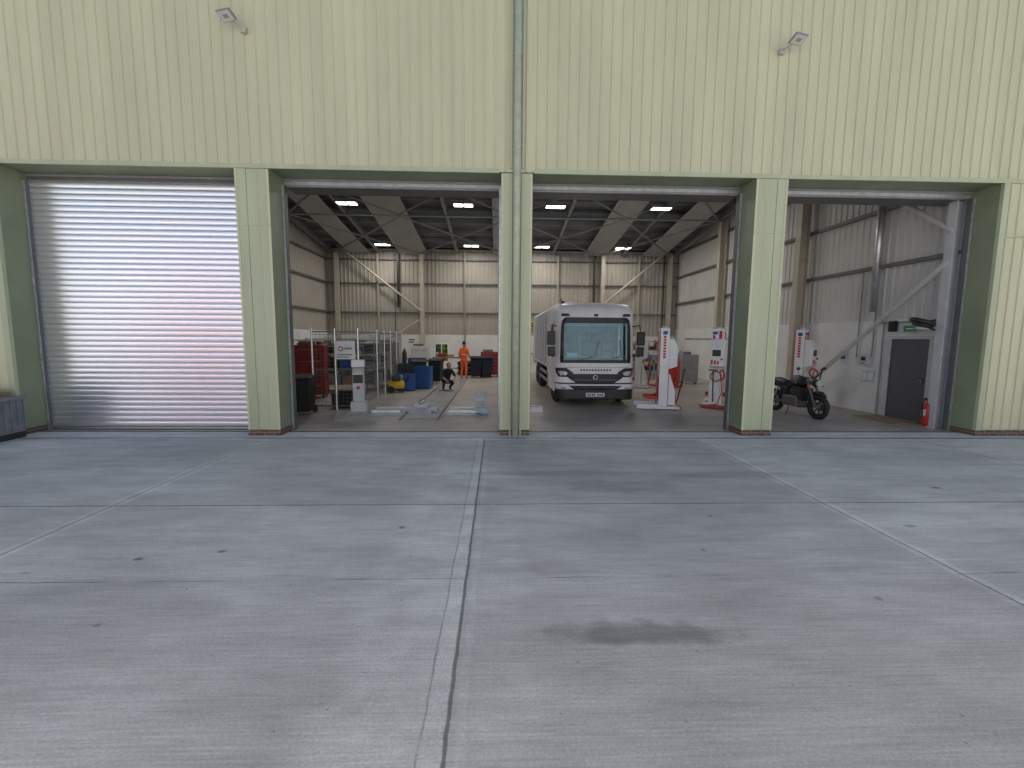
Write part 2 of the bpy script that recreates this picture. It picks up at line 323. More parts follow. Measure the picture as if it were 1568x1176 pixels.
for x0,x1 in ((-9.3,-4.6),(-4.6,.2),(.2,5.2),(5.2,9.3)):
    br.append([(x0,11.1,roofz(11)-.45),(x1,BY-.4,roofz(16)-.5)]); br.append([(x1,11.1,roofz(11)-.45),(x0,BY-.4,roofz(16)-.5)])
    br.append([(x0,5.8,roofz(5.8)-.5),(x1,10.9,roofz(10.9)-.45)]); br.append([(x1,5.8,roofz(5.8)-.5),(x0,10.9,roofz(10.9)-.45)])
B.tubes('roof_bracing',br,.04,'grey')
V=[(-13.9,.2,roofz(.2)),(13.9,.2,roofz(.2)),(13.9,BY+.4,roofz(BY+.4)),(-13.9,BY+.4,roofz(BY+.4))]
V+= [(v[0],v[1],v[2]+.12) for v in V]
B.mesh('roof',V,[(0,3,2,1),(4,5,6,7),(0,1,5,4),(1,2,6,5),(2,3,7,6),(3,0,4,7)],'roofd')
for a,b in ((-8.5,-7.35),(-5.75,-4.2),(-.6,.85),(4.4,5.65),(7.6,8.8)):
    V=[];F=[]; n=int((b-a)/.1)
    for k in range(n+1):
        for dx,dz in ((0,0),(.05,0),(.06,.03),(.09,.03)):
            x=a+k*.1+dx
            if x>b: continue
            V+= [(x,1.2,roofz(1.2)-.46+dz),(x,BY-.35,roofz(BY-.35)-.46+dz)]
    for i in range(len(V)//2-1): F.append((2*i,2*i+1,2*i+3,2*i+2))
    B.mesh('ribbed_roof_panel',V,F,'strip')
B.tubes('wall_bracing_right',[[(XR-.35,.75,3.75),(XR-.35,5.6,.05)],[(XR-.35,.75,4.35),(XR-.35,5.6,8.0)]],.06,'greyl',12)
B.tubes('wall_bracing_back',[[(-9.1,BY-.45,6.9),(-4.6,BY-.45,3.4)],[(-4.7,BY-.45,2.9),(-9.0,BY-.45,.2)],[(9.2,BY-.45,6.9),(5.6,BY-.45,3.9)],[(5.4,BY-.45,3.8),(.6,BY-.45,.4)]],.055,'steel')
B.bars('loose_cables',[(-6.1,-6.07,BY-.2,BY-.17,0,6.6),(-5.95,-5.83,BY-.24,BY-.17,3.6,6.6),(5.0,5.12,BY-.24,BY-.17,2.1,6.8),(9.0,9.05,BY-.24,BY-.17,2,6.8),(-2.2,-2.18,BY-.26,BY-.23,0,6.5)],'black')
B.cyl('vent_duct',(XR-.14,2.9,2.75),(XR-.14,2.9,6.6),.09,'galv',16)
B.tubes('conduits',[[(XR-.05,2.9,2.75),(XR-.05,2.9,1.55)],[(XR-.05,2.6,2.5),(XR-.05,2.6,0)],[(XR-.06,.95,2.9),(XR-.06,.95,.5)],[(XR-.06,1.1,2.9),(XR-.06,1.1,1.2)],[(XR-.06,1.0,2.45),(XR-.06,2.9,2.45)],[(XR-.06,3.4,1.5),(XR-.06,3.4,3.9)],[(XR-.06,7.5,2.0),(XR-.06,15,2.0)]],.018,'grey')
B.box('door_leaf',XR-.05,XR-.021,1.28,2.32,.02,2.02,'doorg')
B.bars('door_frame',[(XR-.09,XR-.021,1.18,1.278,0,2.1),(XR-.09,XR-.021,2.322,2.42,0,2.1),(XR-.09,XR-.021,1.28,2.32,2.022,2.1)],'greyl')
B.bars('door_handle',[(XR-.10,XR-.052,1.36,1.40,.98,1.10),(XR-.11,XR-.10,1.36,1.48,1.03,1.05)],'chrome')
B.box('door_mat',9.0,9.75,1.2,2.4,.008,.025,'wood')
e=Grp('electrical_isolator_box',(XR-.03,3.05,1.45)); e.box('body',-.12,0,-.12,.12,-.16,.16,'greyl',.01); e.box('window',-.127,-.121,-.07,.07,-.02,.08,'black'); e.cyl('knob',(-.12,0,-.09),(-.15,0,-.09),.02,'red',12)
e=Grp('notice_board',(XR-.03,2.98,1.0)); e.box('panel',-.02,0,-.2,.2,-.15,.15,'lightblue'); e.bars('sheets',[(-.026,-.021,-.17,-.02,-.11,.1),(-.026,-.021,.02,.17,-.11,.1)],'paper')
e=Grp('safety_notice',(XR-.03,3.9,1.55)); e.box('panel',-.02,0,-.12,.12,-.17,.17,'signw'); e.bars('print',[(-.026,-.021,-.09,.09,.03,.13),(-.026,-.021,-.09,.09,-.12,-.02)],'blue')
e=Grp('exit_sign',(XR-.03,1.8,2.28)); e.box('housing',-.07,0,-.19,.19,-.09,.09,'greyl',.01); e.box('panel',-.076,-.071,-.17,.17,-.07,.07,'green'); e.bars('arrow',[(-.08,-.077,-.1,.1,-.012,.012)],'signw')
e=Grp('alarm_bell_box',(XR-.03,2.3,2.35)); e.box('body',-.1,0,-.1,.1,-.14,.14,'black',.02)
e=Grp('hose_reel',(XR-.1,1.12,2.40)); e.tubes('arm',[[(.08,0,-.2),(-.3,0,-.1),(-.45,0,0)],[(.08,0,.1),(-.3,0,.02)]],.018,'black'); e.torus('coiled_hose',(-.36,0,.02),(.25,-.2,1),.20,.055,'black',30,10); e.torus('coiled_hose_lower',(-.36,0,-.05),(.2,-.2,1),.15,.05,'black',30,10); e.ball('drum',(-.36,0,-.12),(.13,.13,.06),'greyl')
e=Grp('fire_extinguisher',(9.58,.92,0),0,1.3)
e.tube('cylinder',[(0,0,.02),(0,0,.05),(0,0,.38),(0,0,.43),(0,0,.46)],[.06,.08,.08,.055,.02],'red',18); e.box('valve',-.02,.02,-.02,.02,.46,.5,'black'); e.box('lever',-.1,.03,-.012,.012,.5,.52,'black'); e.tube('hose',[(0,0,.48),(-.07,.0,.49),(-.11,0,.42),(-.10,0,.2)],.012,'black'); e.box('label',-.083,-.079,-.04,.04,.2,.32,'signw')
# ------------------------------------------------------------------ roller shutter
S=Grp('roller_shutter_door')
V=[];F=[]; z=.07; xs=(-9.64,-5.36)
prof=[]; P=.112
while z<4.97:
    for t in (0,.10,.3,.5,.7,.90):
        prof.append((z+P*t,-.0042*math.sin(math.pi*min(1,t/.90))))
    prof.append((z+P*.95,.006))
    z+=P
for zz,d in prof: V+= [(xs[0],.56+d,zz),(xs[1],.56+d,zz)]
for i in range(len(prof)-1): F.append((2*i,2*i+1,2*i+3,2*i+2))
m=bpy.data.materials.new('shutter_slats'); m.use_nodes=True; b=m.node_tree.nodes['Principled BSDF']
b.inputs['Base Color'].default_value=(.88,.89,.93,1); b.inputs['Metallic'].default_value=.85; b.inputs['Roughness'].default_value=.29
M['slat']=m
S.mesh('slats',V,F,'slat',smooth=True)
S.box('bottom_rail',xs[0],xs[1],.53,.60,.012,.07,'steeld'); S.box('bottom_strip',xs[0],xs[1],.52,.529,.03,.06,'galv')
# ------------------------------------------------------------------ floodlights
for x,z,r in ((-4.98,7.5,-.28),(4.98,7.40,.26)):
    f=Grp('floodlight',(x,-.03,z),0)
    f.bars('wall_bracket',[(-.045,.045,-.05,0,-.06,.04)],'steel'); f.tubes('arm',[[(0,-.02,0),(r*.2,-.12,.02),(r*.5,-.24,.05)]],.014,'steel')
    parts=[f.box('lamp_body',-.14,.14,-.012,.022,-.10,.10,'grey',.01),f.box('lamp_glass',-.122,.122,-.018,-.013,-.082,.082,'greyl'),f.bars('led_board',[(-.05,.05,-.021,-.0185,-.03,.03)],'card'),f.bars('cooling_fins',[(-.12+.04*i,-.11+.04*i,.023,.04,-.08,.08) for i in range(7)],'grey')]  # pale grey glass colour stands in for its reflection
    for g2 in parts: g2.location=(r*.55,-.28,.06); g2.rotation_euler=(math.radians(66),0,r)
# ------------------------------------------------------------------ ceiling luminaires
for y,z in ((9.5,7.22),(14.9,6.72)):
    for x in (-6.35,-1.75,1.95,6.25):
        c=Grp('ceiling_light',(x,y,z))
        c.box('housing',-.40,.40,-.2,.2,0,.07,'grey'); c.bars('panel',[(-.37,-.03,-.17,.17,-.012,-.002),(.03,.37,-.17,.17,-.012,-.002)],'lum')
        c.tubes('hanger',[[(-.3,0,.07),(-.3,0,.6)],[(.3,0,.07),(.3,0,.6)]],.01,'grey')
        ld=bpy.data.lights.new('lamp','AREA'); ld.shape='RECTANGLE'; ld.size=.7; ld.size_y=.35; ld.energy=82 if y<12 else 50; ld.color=(1,.95,.88)
        lo=bpy.data.objects.new('lamp',ld); sc.collection.objects.link(lo); lo.parent=c.e; lo.location=(0,0,-.02)
# ------------------------------------------------------------------ refuse truck
T=Grp('refuse_truck',(2.49,3.9,0))
HWD=1.175
def cy(x,z):
    y=0.0
    if z>1.3: y+=(z-1.3)*.075
    if z<.75: y+=-.03*min(1,(.75-z)/.1)
    w=hw(z); c=max(0,abs(x)-(w-.33))/.33; c=min(c,1); y+=.33*(1-math.sqrt(max(0,1-c*c*.985)))
    if z>2.68: c2=min(1,(z-2.68)/.33); y+=.42*(1-math.sqrt(max(0,1-c2*c2*.98)))
    return y
def hw(z):
    if z>2.68: return HWD-.10*((z-2.68)/.33)**2
    return HWD-max(0,(z-1.4))*.012
zr=[.42,.55,.7,.85,1.0,1.15,1.33,1.6,1.9,2.2,2.47,2.6,2.68,2.78,2.88,2.95,3.0]
xn=[-1,-.985,-.96,-.92,-.87,-.82,-.7,-.5,-.25,0,.25,.5,.7,.82,.87,.92,.96,.985,1]
V=[];F=[]
for z in zr:
    w=hw(z)
    V.append((-w,1.75,z))
    for q in xn: V.append((q*w,cy(q*w,z),z))
    V.append((w,1.75,z))
nc=len(xn)+2
for i in range(len(zr)-1):
    for j in range(nc-1):
        if zr[i]>=1.32 and zr[i+1]<=2.48 and 6<=j<=13 and abs(V[j][0])<1.0 and xn[j-1]>=-.83 and xn[j]<=.83: continue
        F.append((i*nc+j,i*nc+j+1,(i+1)*nc+j+1,(i+1)*nc+j))
F.append(tuple(range((len(zr)-1)*nc,len(zr)*nc)))
T.mesh('cab_shell',V,F,'white',smooth=True)
def panel(n,rows,off,m,k=20,smooth=True):
    V=[];F=[]
    rr=[]
    for i in range(len(rows)-1):
        a,b=rows[i],rows[i+1]
        for t in range(4): rr.append([a[q]+(b[q]-a[q])*t/4 for q in range(3)])
    rr.append(rows[-1])
    for z,xl,xr in rr:
        for j in range(k+1):
            x=xl+(xr-xl)*j/k; V.append((x,cy(x,z)-off,z))
    for i in range(len(rr)-1):
        for j in range(k): F.append((i*(k+1)+j,i*(k+1)+j+1,(i+1)*(k+1)+j+1,(i+1)*(k+1)+j))
    o=T.mesh(n,V,F,m,smooth=smooth); so=o.modifiers.new('s','SOLIDIFY'); so.thickness=.008; so.offset=1
    return o
wsl=.985
o=panel('windscreen',[(1.33,-wsl,wsl),(1.6,-wsl,wsl),(2.3,-wsl+.01,wsl-.01),(2.5,-wsl+.04,wsl-.04)],.012,'glass'); o.modifiers.clear()
panel('windscreen_seal_top',[(2.42,-.98,.98),(2.50,-.97,.97),(2.58,-.90,.90)],.018,'black')
panel('windscreen_seal_bottom',[(1.27,-1.02,1.02),(1.355,-1.02,1.02)],.018,'black')
for s in (-1,1):
    panel('windscreen_seal_side',[(1.33,min(s*.935,s*1.03),max(s*.935,s*1.03)),(2.3,min(s*.925,s*1.01),max(s*.925,s*1.01)),(2.5,min(s*.90,s*.98),max(s*.90,s*.98))],.018,'black',6)
    panel('headlamp_surround',[(.86,min(s*.74,s*1.06),max(s*.74,s*1.06)),(.98,min(s*.64,s*1.13),max(s*.64,s*1.13)),(1.12,min(s*.84,s*1.15),max(s*.84,s*1.15))],.010,'black',10)
    panel('headlamp',[(.90,min(s*.84,s*1.02),max(s*.84,s*1.02)),(.98,min(s*.80,s*1.07),max(s*.80,s*1.07)),(1.03,min(s*.92,s*1.08),max(s*.92,s*1.08))],.020,'lampglass',10)
    panel('fog_lamp',[(.52,min(s*.86,s*.98),max(s*.86,s*.98)),(.57,min(s*.86,s*.98),max(s*.86,s*.98))],.033,'lampglass',8)
    panel('marker_light',[(2.61,min(s*.76,s*1.0),max(s*.76,s*1.0)),(2.69,min(s*.80,s*1.0),max(s*.80,s*1.0))],.02,'black',6)
    T.box('side_window',min(s*1.158,s*1.176),max(s*1.158,s*1.176),.5,1.35,1.45,2.4,'dglass',.01)
    T.box('door_seam',min(s*1.170,s*1.178),max(s*1.170,s*1.178),.42,.435,.6,2.5,'black')
    T.tubes('mirror_arm',[[(s*1.10,.3,2.32),(s*1.27,.02,2.36),(s*1.29,.0,2.1)],[(s*1.15,.3,1.5),(s*1.27,.02,1.45),(s*1.29,0,1.6)]],.02,'black')
    T.box('mirror_large',min(s*1.19,s*1.42),max(s*1.19,s*1.42),-.04,.06,1.78,2.18,'black',.03,3); T.box('mirror_small',min(s*1.19,s*1.40),max(s*1.19,s*1.40),-.04,.06,1.46,1.74,'black',.03,3)
    T.box('mirror_glass_a',min(s*1.21,s*1.38),max(s*1.21,s*1.38),.0605,.065,1.81,2.13,'chrome')
panel('roof_marker',[(2.61,-.06,.06),(2.68,-.06,.06)],.02,'black',4)
panel('lower_bumper',[(.20,-1.12,1.12),(.34,-1.15,1.15),(.50,-1.16,1.16)],.024,'black')
panel('bumper_lip',[(.505,-1.165,1.165),(.65,-1.165,1.165)],.022,'white')
panel('bumper_gap',[(.655,-1.16,1.16),(.69,-1.16,1.16)],.006,'black')
panel('grille',[(.69,-.56,.56),(.78,-.72,.72),(.90,-.86,.86),(.95,-.88,.88)],.014,'black')
panel('grille_lower',[(.505,-.62,.62),(.61,-.78,.78)],.032,'black')
panel('grille_bar',[(.775,-.62,.62),(.785,-.63,.63)],.024,'grey')
T.torus('badge',(0,-.035,.85),(0,1,0),.06,.012,'chrome',20,6)
panel('panel_line',[(1.135,-1.0,1.0),(1.145,-1.0,1.0)],.004,'grey')
bx=[]
for i in range(11):
    x=-.44+i*.085
    bx.append((x,x+.045,-.012,-.004,1.035,1.09)); 
T.bars('maker_lettering',bx,'black')
T.box('number_plate',-.27,.27,-.075,-.06,.29,.40,'signw')
T.bars('plate_letters',[(-.23+i*.063+(.04 if i>3 else 0),-.19+i*.063+(.04 if i>3 else 0),-.078,-.0755,.31,.38) for i in range(7)],'black')
T.tubes('wiper',[[(-.5,-.02,1.36),(-.05,-.0,1.45),(.1,.02,1.9)],[(.5,-.02,1.36),(.75,.0,1.5),(.7,.03,1.95)]],.010,'black')
T.ball('inner_mirror',(-.03,.13,2.15),(.15,.03,.08),'black')
T.box('dashboard',-1.0,1.0,.16,.55,1.12,1.42,'black',.04); T.box('cab_rear_wall',-1.1,1.1,1.66,1.70,.6,2.7,'teal'); T.box('cab_floor',-1.1,1.1,.2,1.7,.5,.6,'black')
for x in (-.6,.0,.6): T.box('seat',x-.22,x+.22,1.1,1.4,1.0,1.9,'navy' ,.06); T.box('headrest',x-.13,x+.13,1.12,1.25,1.94,2.12,'navy',.04)
T.torus('steering_wheel',(.55,.62,1.48),(0,-.6,.8),.2,.018,'black'); T.bars('dash_papers',[(-.82,-.50,.14,.17,1.425,1.56)],'paper'); T.bars('dash_folder',[(-.4,-.15,.2,.4,1.425,1.45),(.1,.45,.2,.35,1.425,1.46)],'card')
T.box('sun_visor',-.9,.9,.16,.20,2.33,2.47,'grey'); T.bars('hi_vis_on_seat',[(.42,.75,1.04,1.09,1.3,1.8)],'orange'); T.bars('hi_vis_on_rear_hook',[(-.25,.1,1.60,1.65,1.7,2.05)],'yellow')
T.box('roof_pod',-.85,.85,.75,1.7,2.98,3.06,'white',.04); T.cyl('beacon',(-.85,.9,3.0),(-.85,.9,3.1),.05,'black',16); T.tube('camera_stalk',[(-.95,.5,2.95),(-.98,.45,3.1),(-.98,.4,3.14)],.015,'black')
T.box('chassis',-.45,.45,.5,8.0,.5,.85,'steeld'); T.box('body_tank',-1.17,1.17,2.15,7.4,.95,2.98,'white',.12,4); T.box('cab_gap',-1.0,1.0,1.76,2.14,.7,2.8,'black')
T.bars('body_ribs',[(s*1.20-.03,s*1.20+.03,2.4+i*.8,2.5+i*.8,1.1,2.85) for i in range(6) for s in (-1,1)],'greyl')
T.box('hopper',-1.15,1.15,7.41,8.4,.8,3.0,'greyl',.1); T.bars('side_guard',[(s*1.1-.02,s*1.1+.02,2.4,5.0,z,z+.1) for z in (.45,.7) for s in (-1,1)],'grey')
for y in (1.05,5.3,6.5):
    for s in (-1,1):
        x=s*.98
        T.torus('tyre',(x,y,.47),(1,0,0),.33,.145,'rubber',36,12,1.05); T.cyl('hub',(x-.1,y,.47),(x+.1,y,.47),.27,'greyl',24,.02); T.cyl('hub_cap',(x+s*.1,y,.47),(x+s*.14,y,.47),.1,'grey',16)
T.prism('wheel_arch',[(.45,.42),(.45,.85),(.7,1.05),(1.4,1.05),(1.7,.8),(1.7,.42),(1.6,.42),(1.58,.75),(1.35,.95),(.75,.95),(.55,.8),(.55,.42)],-1.17,1.17,'black')
T.box('step',-1.16,1.16,.3,.5,.3,.42,'black')
# ------------------------------------------------------------------ column lifts
def lift(x,y,rz,sc_=1.):
    L_=Grp('mobile_column_lift',(x,y,0),rz,sc_)
    L_.prism('mast',[(-.17,0),(.17,0),(.17,.24),(.12,.24),(.12,.05),(-.12,.05),(-.12,.24),(-.17,.24)],.06,2.28,'white','z')
    L_.bars('mast_edges',[(-.18,-.16,.241,.255,.1,2.2),(.16,.18,.241,.255,.1,2.2)],'red')
    L_.prism('control_cabinet',[(-.06,1.15),(-.24,1.22),(-.24,1.75),(-.14,1.98),(-.004,1.98),(-.004,1.15)],-.15,.23,'white','x',.015)
    L_.box('display',-.08,.14,-.248,-.241,1.5,1.68,'black'); L_.cyl('emergency_stop',(.17,-.24,1.42),(.17,-.27,1.42),.03,'red',14)
    L_.bars('brand_stripe',[(-.12,-.06,-.012,-.001,1.99,2.10),(.04,.12,-.012,-.001,1.99,2.22)],'red'); L_.bars('blue_label',[(-.13,.0,-.0135,-.0125,2.12,2.2)],'blue')
    L_.bars('side_lettering',[(sx,sx2,.09,.16,z_,z_+.055) for z_ in (1.45,1.53,1.61,1.69,1.77,1.85,1.93,2.01) for sx,sx2 in ((-.1745,-.1705),(.1705,.1745))],'red')
    L_.bars('side_label',[(-.1745,-.1705,.06,.18,2.1,2.2),(.1705,.1745,.06,.18,2.1,2.2)],'blue')
    L_.bars('cabinet_text',[(-.11,-.06,-.2455,-.241,1.26,1.40),(-.03,.02,-.2455,-.241,1.26,1.38),(.05,.1,-.2455,-.241,1.26,1.36)],'red')
    L_.prism('lower_housing',[(-.03,.12),(-.22,.12),(-.22,.5),(-.06,1.0),(-.03,1.0)],-.13,.13,'white','x',.012)
    L_.torus('cable_coil',(.20,-.18,.98),(1,-.3,.2),.13,.02,'red',28,8); L_.torus('cable_coil_b',(.05,-.28,.93),(0.1,1,.1),.14,.016,'red',28,8)
    L_.tube('cable_drop',[(.18,-.25,.9),(.22,-.28,.5),(.12,-.3,.15),(-.1,-.3,.03)],.013,'red')
    L_.tube('tiller_handle',[(.0,-.3,.2),(0,-.42,.8),(0,-.46,1.1)],.018,'black'); L_.tube('tiller_grip',[(-.12,-.47,1.12),(.12,-.47,1.12)],.018,'black')
    L_.box('base_plate',-.33,.33,-.32,.24,.03,.10,'white',.01); L_.bars('base_legs',[(-.36,-.25,.2,.85,.04,.16),(.25,.36,.2,.85,.04,.16)],'white'); L_.box('base_front',-.34,.34,-.35,-.325,.04,.11,'red')
    L_.box('carriage',-.11,.11,.06,.24,.3,.9,'red'); L_.bars('wheel_forks',[(-.30,-.22,.26,.6,.3,.38),(.22,.30,.26,.6,.3,.38),(-.30,.30,.256,.29,.3,.42)],'red')
    for a in (-.28,.28): L_.cyl('roller',(a-.03,-.2,.05),(a+.03,-.2,.05),.05,'black',14)
    L_.cyl('top_motor',(.0,.1,2.28),(0,.1,2.34),.09,'greyl',16)
lift(4.45,3.5,math.radians(80)); lift(5.98,3.75,math.radians(-35)); lift(9.0,4.3,math.radians(35)); lift(5.45,8.8,math.radians(70))
# ------------------------------------------------------------------ motorcycle
def moto(x,y,rz):
    m=Grp('motorcycle',(x,y,0),rz)
    for yy,nm in ((0,'front'),(1.42,'rear')):
        m.torus(nm+'_tyre',(0,yy,.31),(1,0,0),.25,.062,'rubber',36,10,1.1); m.torus(nm+'_rim',(0,yy,.31),(1,0,0),.19,.018,'black',28,6)
        m.cyl(nm+'_hub',(-.06,yy,.31),(.06,yy,.31),.04,'grey',12)
        m.tubes(nm+'_spokes',[[(0,yy,.31),(0,yy+.19*math.cos(a),.31+.19*math.sin(a))] for a in [i*2*math.pi/7 for i in range(7)]],.012,'black')
        m.cyl(nm+'_disc',(.07,yy,.31),(.075,yy,.31),.13,'chrome',24)
    m.tubes('fork',[[(.1,0,.31),(.1,.28,.95)],[(-.1,0,.31),(-.1,.28,.95)]],.026,'steeld'); m.tubes('fork_upper',[[(.1,.18,.72),(.1,.3,1.0)],[(-.1,.18,.72),(-.1,.3,1.0)]],.03,'steeld')
    m.tube('front_mudguard',[(0,-.2,.58),(0,-.08,.65),(0,.08,.66),(0,.22,.6)],[.03,.06,.06,.03],'black',10)
    m.tube('handlebar',[(-.4,.42,1.06),(-.3,.36,1.08),(-.1,.28,1.02),(.1,.28,1.02),(.3,.36,1.08),(.4,.42,1.06)],.014,'black'); 
    m.ball('headlamp',(0,.12,.9),(.1,.1,.1),'black'); m.cyl('headlamp_lens',(0,.0,.9),(0,.04,.9),.085,'lampglass',20)
    for s in (-1,1): m.tube('mirror_stem',[(s*.3,.36,1.08),(s*.36,.3,1.24)],.007,'black'); m.ball('mirror',(s*.38,.29,1.26),(.06,.015,.04),'black'); m.ball('indicator',(s*.2,.12,.82),(.035,.03,.025),'orange')
    m.ball('fuel_tank',(0,.62,.86),(.17,.32,.17),'black',lambda p:[p[0]*(1-.25*max(0,p[1])),p[1],p[2] if p[2]>0 else p[2]*.6])
    m.ball('tank_stripe',(0,.60,.87),(.173,.16,.08),'grey')
    m.tube('seat',[(0,.85,.80),(0,1.05,.78),(0,1.3,.84),(0,1.55,.88)],[.09,.13,.12,.05],'black',12)
    m.tube('tail',[(0,1.35,.78),(0,1.6,.80),(0,1.78,.82)],[.09,.07,.03],'black',10); m.ball('tail_light',(0,1.78,.8),(.05,.03,.03),'red')
    m.tube('rear_mudguard',[(0,1.6,.75),(0,1.78,.6),(0,1.85,.45)],[.05,.05,.04],'black')
    m.tubes('frame',[[(0,.3,.92),(0,.45,.5),(0,.6,.27),(0,1.0,.27),(0,1.1,.55),(0,1.4,.78)],[(0,.3,.92),(0,1.0,.72)],[(.1,1.0,.35),(.1,1.42,.31)],[(-.1,1.0,.35),(-.1,1.42,.31)]],.028,'steeld')
    m.box('engine_case',-.19,.19,.5,1.0,.24,.52,'steeld',.05,3); m.prism('cylinders',[(.46,.48),(.78,.48),(.74,.78),(.40,.76)],-.15,.15,'black','x',.02)
    m.bars('fins',[(-.165,.165,.41,.77,z,z+.01) for z in (.52,.56,.6,.64,.68)],'steeld'); m.cyl('clutch_cover',(.17,.75,.36),(.2,.75,.36),.1,'grey',18)
    m.box('side_panel',-.14,.14,.86,1.15,.5,.74,'black',.04)
    m.tube('exhaust',[(.1,.48,.6),(.14,.35,.45),(.16,.42,.25),(.17,.8,.2),(.18,1.15,.28),(.2,1.6,.42)],[.02,.02,.022,.03,.045,.05],'steeld',10); m.box('radiator',-.16,.16,.34,.42,.42,.74,'black')
    m.tubes('shock',[[(.12,1.2,.7),(.12,1.38,.34)],[(-.12,1.2,.7),(-.12,1.38,.34)]],.025,'grey'); m.tube('side_stand',[(-.12,.8,.25),(-.26,.72,.01)],.012,'black')
moto(7.68,1.85,math.radians(8))
# ------------------------------------------------------------------ left hand workshop equipment
C=Grp('wire_mesh_enclosure',(0,0,0))
def meshpanel(p,q,z0,z1,step=.11):
    p=Vector(p);q=Vector(q);L0=(q-p).length;d=(q-p)/L0; out=[]
    n=int(L0/step)
    for i in range(n+1): a=p+d*i*step; out.append([(a.x,a.y,z0),(a.x,a.y,z1)])
    z=z0
    while z<=z1: out.append([(p.x,p.y,z),(q.x,q.y,z)]); z+=step*.9
    return out
A=[(-5.25,3.0),(-4.05,3.0),(-4.15,5.2),(-4.3,7.6),(-4.5,10.4)]
ms=[];posts=[];rails=[]
for i in range(len(A)-1):
    ms+=meshpanel((*A[i],0),(*A[i+1],0),.15,2.1)
    for z in (.13,2.1,1.1): rails.append([(*A[i],z),(*A[i+1],z)])
for a in A+[(-4.65,3.0),(-4.22,6.4),(-4.4,9.0)]: posts.append([(a[0],a[1],0),(a[0],a[1],2.2)])
C.tubes('mesh_wires',ms,.004,'wire',4); C.tubes('frame_rails',rails,.015,'wire',6); C.tubes('posts',posts,.026,'galv',8)
sg=Grp('warning_sign',(-4.38,2.95,1.62)); sg.box('panel',-.27,.27,-.012,0,-.24,.24,'signw',.01); sg.torus('logo',(-.1,-.016,.04),(0,1,0),.055,.014,'red',20,6); sg.bars('text',[(.0,.2,-.016,-.0125,.02,.07),(-.2,.2,-.016,-.0125,-.13,-.10),(-.2,.12,-.016,-.0125,-.19,-.165)],'grey')
c=Grp('test_lane_console',(-3.98,2.75,0),math.radians(10)); c.box('base',-.2,.2,-.15,.15,0,.3,'greyl',.02); c.prism('column',[(-.1,.3),(.12,.3),(.12,1.12),(.0,1.18),(-.1,1.05)],-.14,.14,'greyl','x',.015); c.box('screen',-.12,.12,-.115,-.105,.78,1.0,'black'); c.box('top_box',-.16,.16,-.12,.14,1.19,1.38,'white',.02); c.box('foot',-.26,.26,-.26,.2,.0,.04,'plate'); c.box('red_button',-.04,.04,-.115,-.101,.62,.70,'red')
def wbin(x,y,rz,mt,h=1.05):
    b=Grp('wheelie_bin',(x,y,0),rz); s=h/1.05
    V=[(-.22,-.2,.08),(.22,-.2,.08),(.22,.22,.08),(-.22,.22,.08),(-.28,-.30,.95*s),(.28,-.30,.95*s),(.28,.30,.95*s),(-.28,.30,.95*s)]
    b.mesh('body',V,[(0,3,2,1),(4,5,6,7),(0,1,5,4),(1,2,6,5),(2,3,7,6),(3,0,4,7)],mt,bevel=.03); b.prism('lid',[(-.34,.955*s),(-.34,1.0*s),(.0,1.07*s),(.33,1.03*s),(.33,.955*s)],-.30,.30,mt,'x',.015)
    for q in (-.22,.22): b.cyl('wheel',(q-.03,.26,.1),(q+.03,.26,.1),.1,'rubber',16)
    b.tube('handle',[(-.25,.38,.98*s),(.25,.38,.98*s)],.015,mt)
wbin(-5.3,2.45,.1,'black',1.0); wbin(-3.55,9.3,.2,'black'); wbin(-3.0,10.2,-.1,'black'); wbin(-1.4,12.8,.0,'navy'); wbin(-.9,12.9,.1,'navy')
def cabinet(name,x,y,rz,w,d,h,mt,dr=6):
    k=Grp(name,(x,y,0),rz); k.box('carcass',-w/2,w/2,-d/2,d/2,.1,h,mt,.015)
    k.bars('drawer_fronts',[(-w/2+.02,w/2-.02,-d/2-.012,-d/2-.001,.14+i*(h-.18)/dr,.14+(i+.94)*(h-.18)/dr) for i in range(dr)],mt)
    k.bars('drawer_pulls',[(-w/2+.12,w/2-.12,-d/2-.022,-d/2-.013,.14+(i+.72)*(h-.18)/dr,.14+(i+.76)*(h-.18)/dr) for i in range(dr)],'grey')
    for a in (-1,1):
        for b in (-1,1): k.cyl('castor',(a*(w/2-.07)-.02,b*(d/2-.07),.05),(a*(w/2-.07)+.02,b*(d/2-.07),.05),.05,'black',12)
    k.box('tools_on_top',-w/2+.1,w/2-.3,-d/4,d/4,h+.001,h+.12,'steeld',.02)
cabinet('tool_cabinet',-6.35,5.6,.1,.9,.5,1.7,'redd',4); cabinet('tool_cabinet',-.75,13.6,0,.9,.5,1.25,'redd',6); cabinet('tool_cabinet',7.0,9.8,-.2,.8,.5,1.05,'red'); cabinet('tool_cabinet',8.1,10.4,-.2,.7,.5,1.3,'grey')
cabinet('storage_cabinet',-5.6,12.6,0,.9,.5,1.7,'grey',2); cabinet('storage_cabinet',-6.8,12.6,0,.9,.5,1.7,'greyl',2); cabinet('storage_cabinet',-4.4,14.5,0,.9,.45,1.5,'greyl',2)
def rack(x,y,rz,w=2.2,h=1.9):
    r=Grp('storage_rack',(x,y,0),rz); r.bars('uprights',[(a-.02,a+.02,b-.02,b+.02,0,h) for a in (-w/2,w/2) for b in (-.3,.3)],'grey'); r.bars('shelves',[(-w/2,w/2,-.3,.3,z,z+.04) for z in (.25,.8,1.35,h-.1)],'grey')
    for z in (.29,.84,1.39):
        a=-w/2+.1
        while a<w/2-.3:
            ww=random.uniform(.18,.42); r.box('stored_box',a,a+ww,-.22,.2,z,z+random.uniform(.18,.4),random.choice(['card','black','blue','grey','steeld','grey','black']),.01); a+=ww+.06
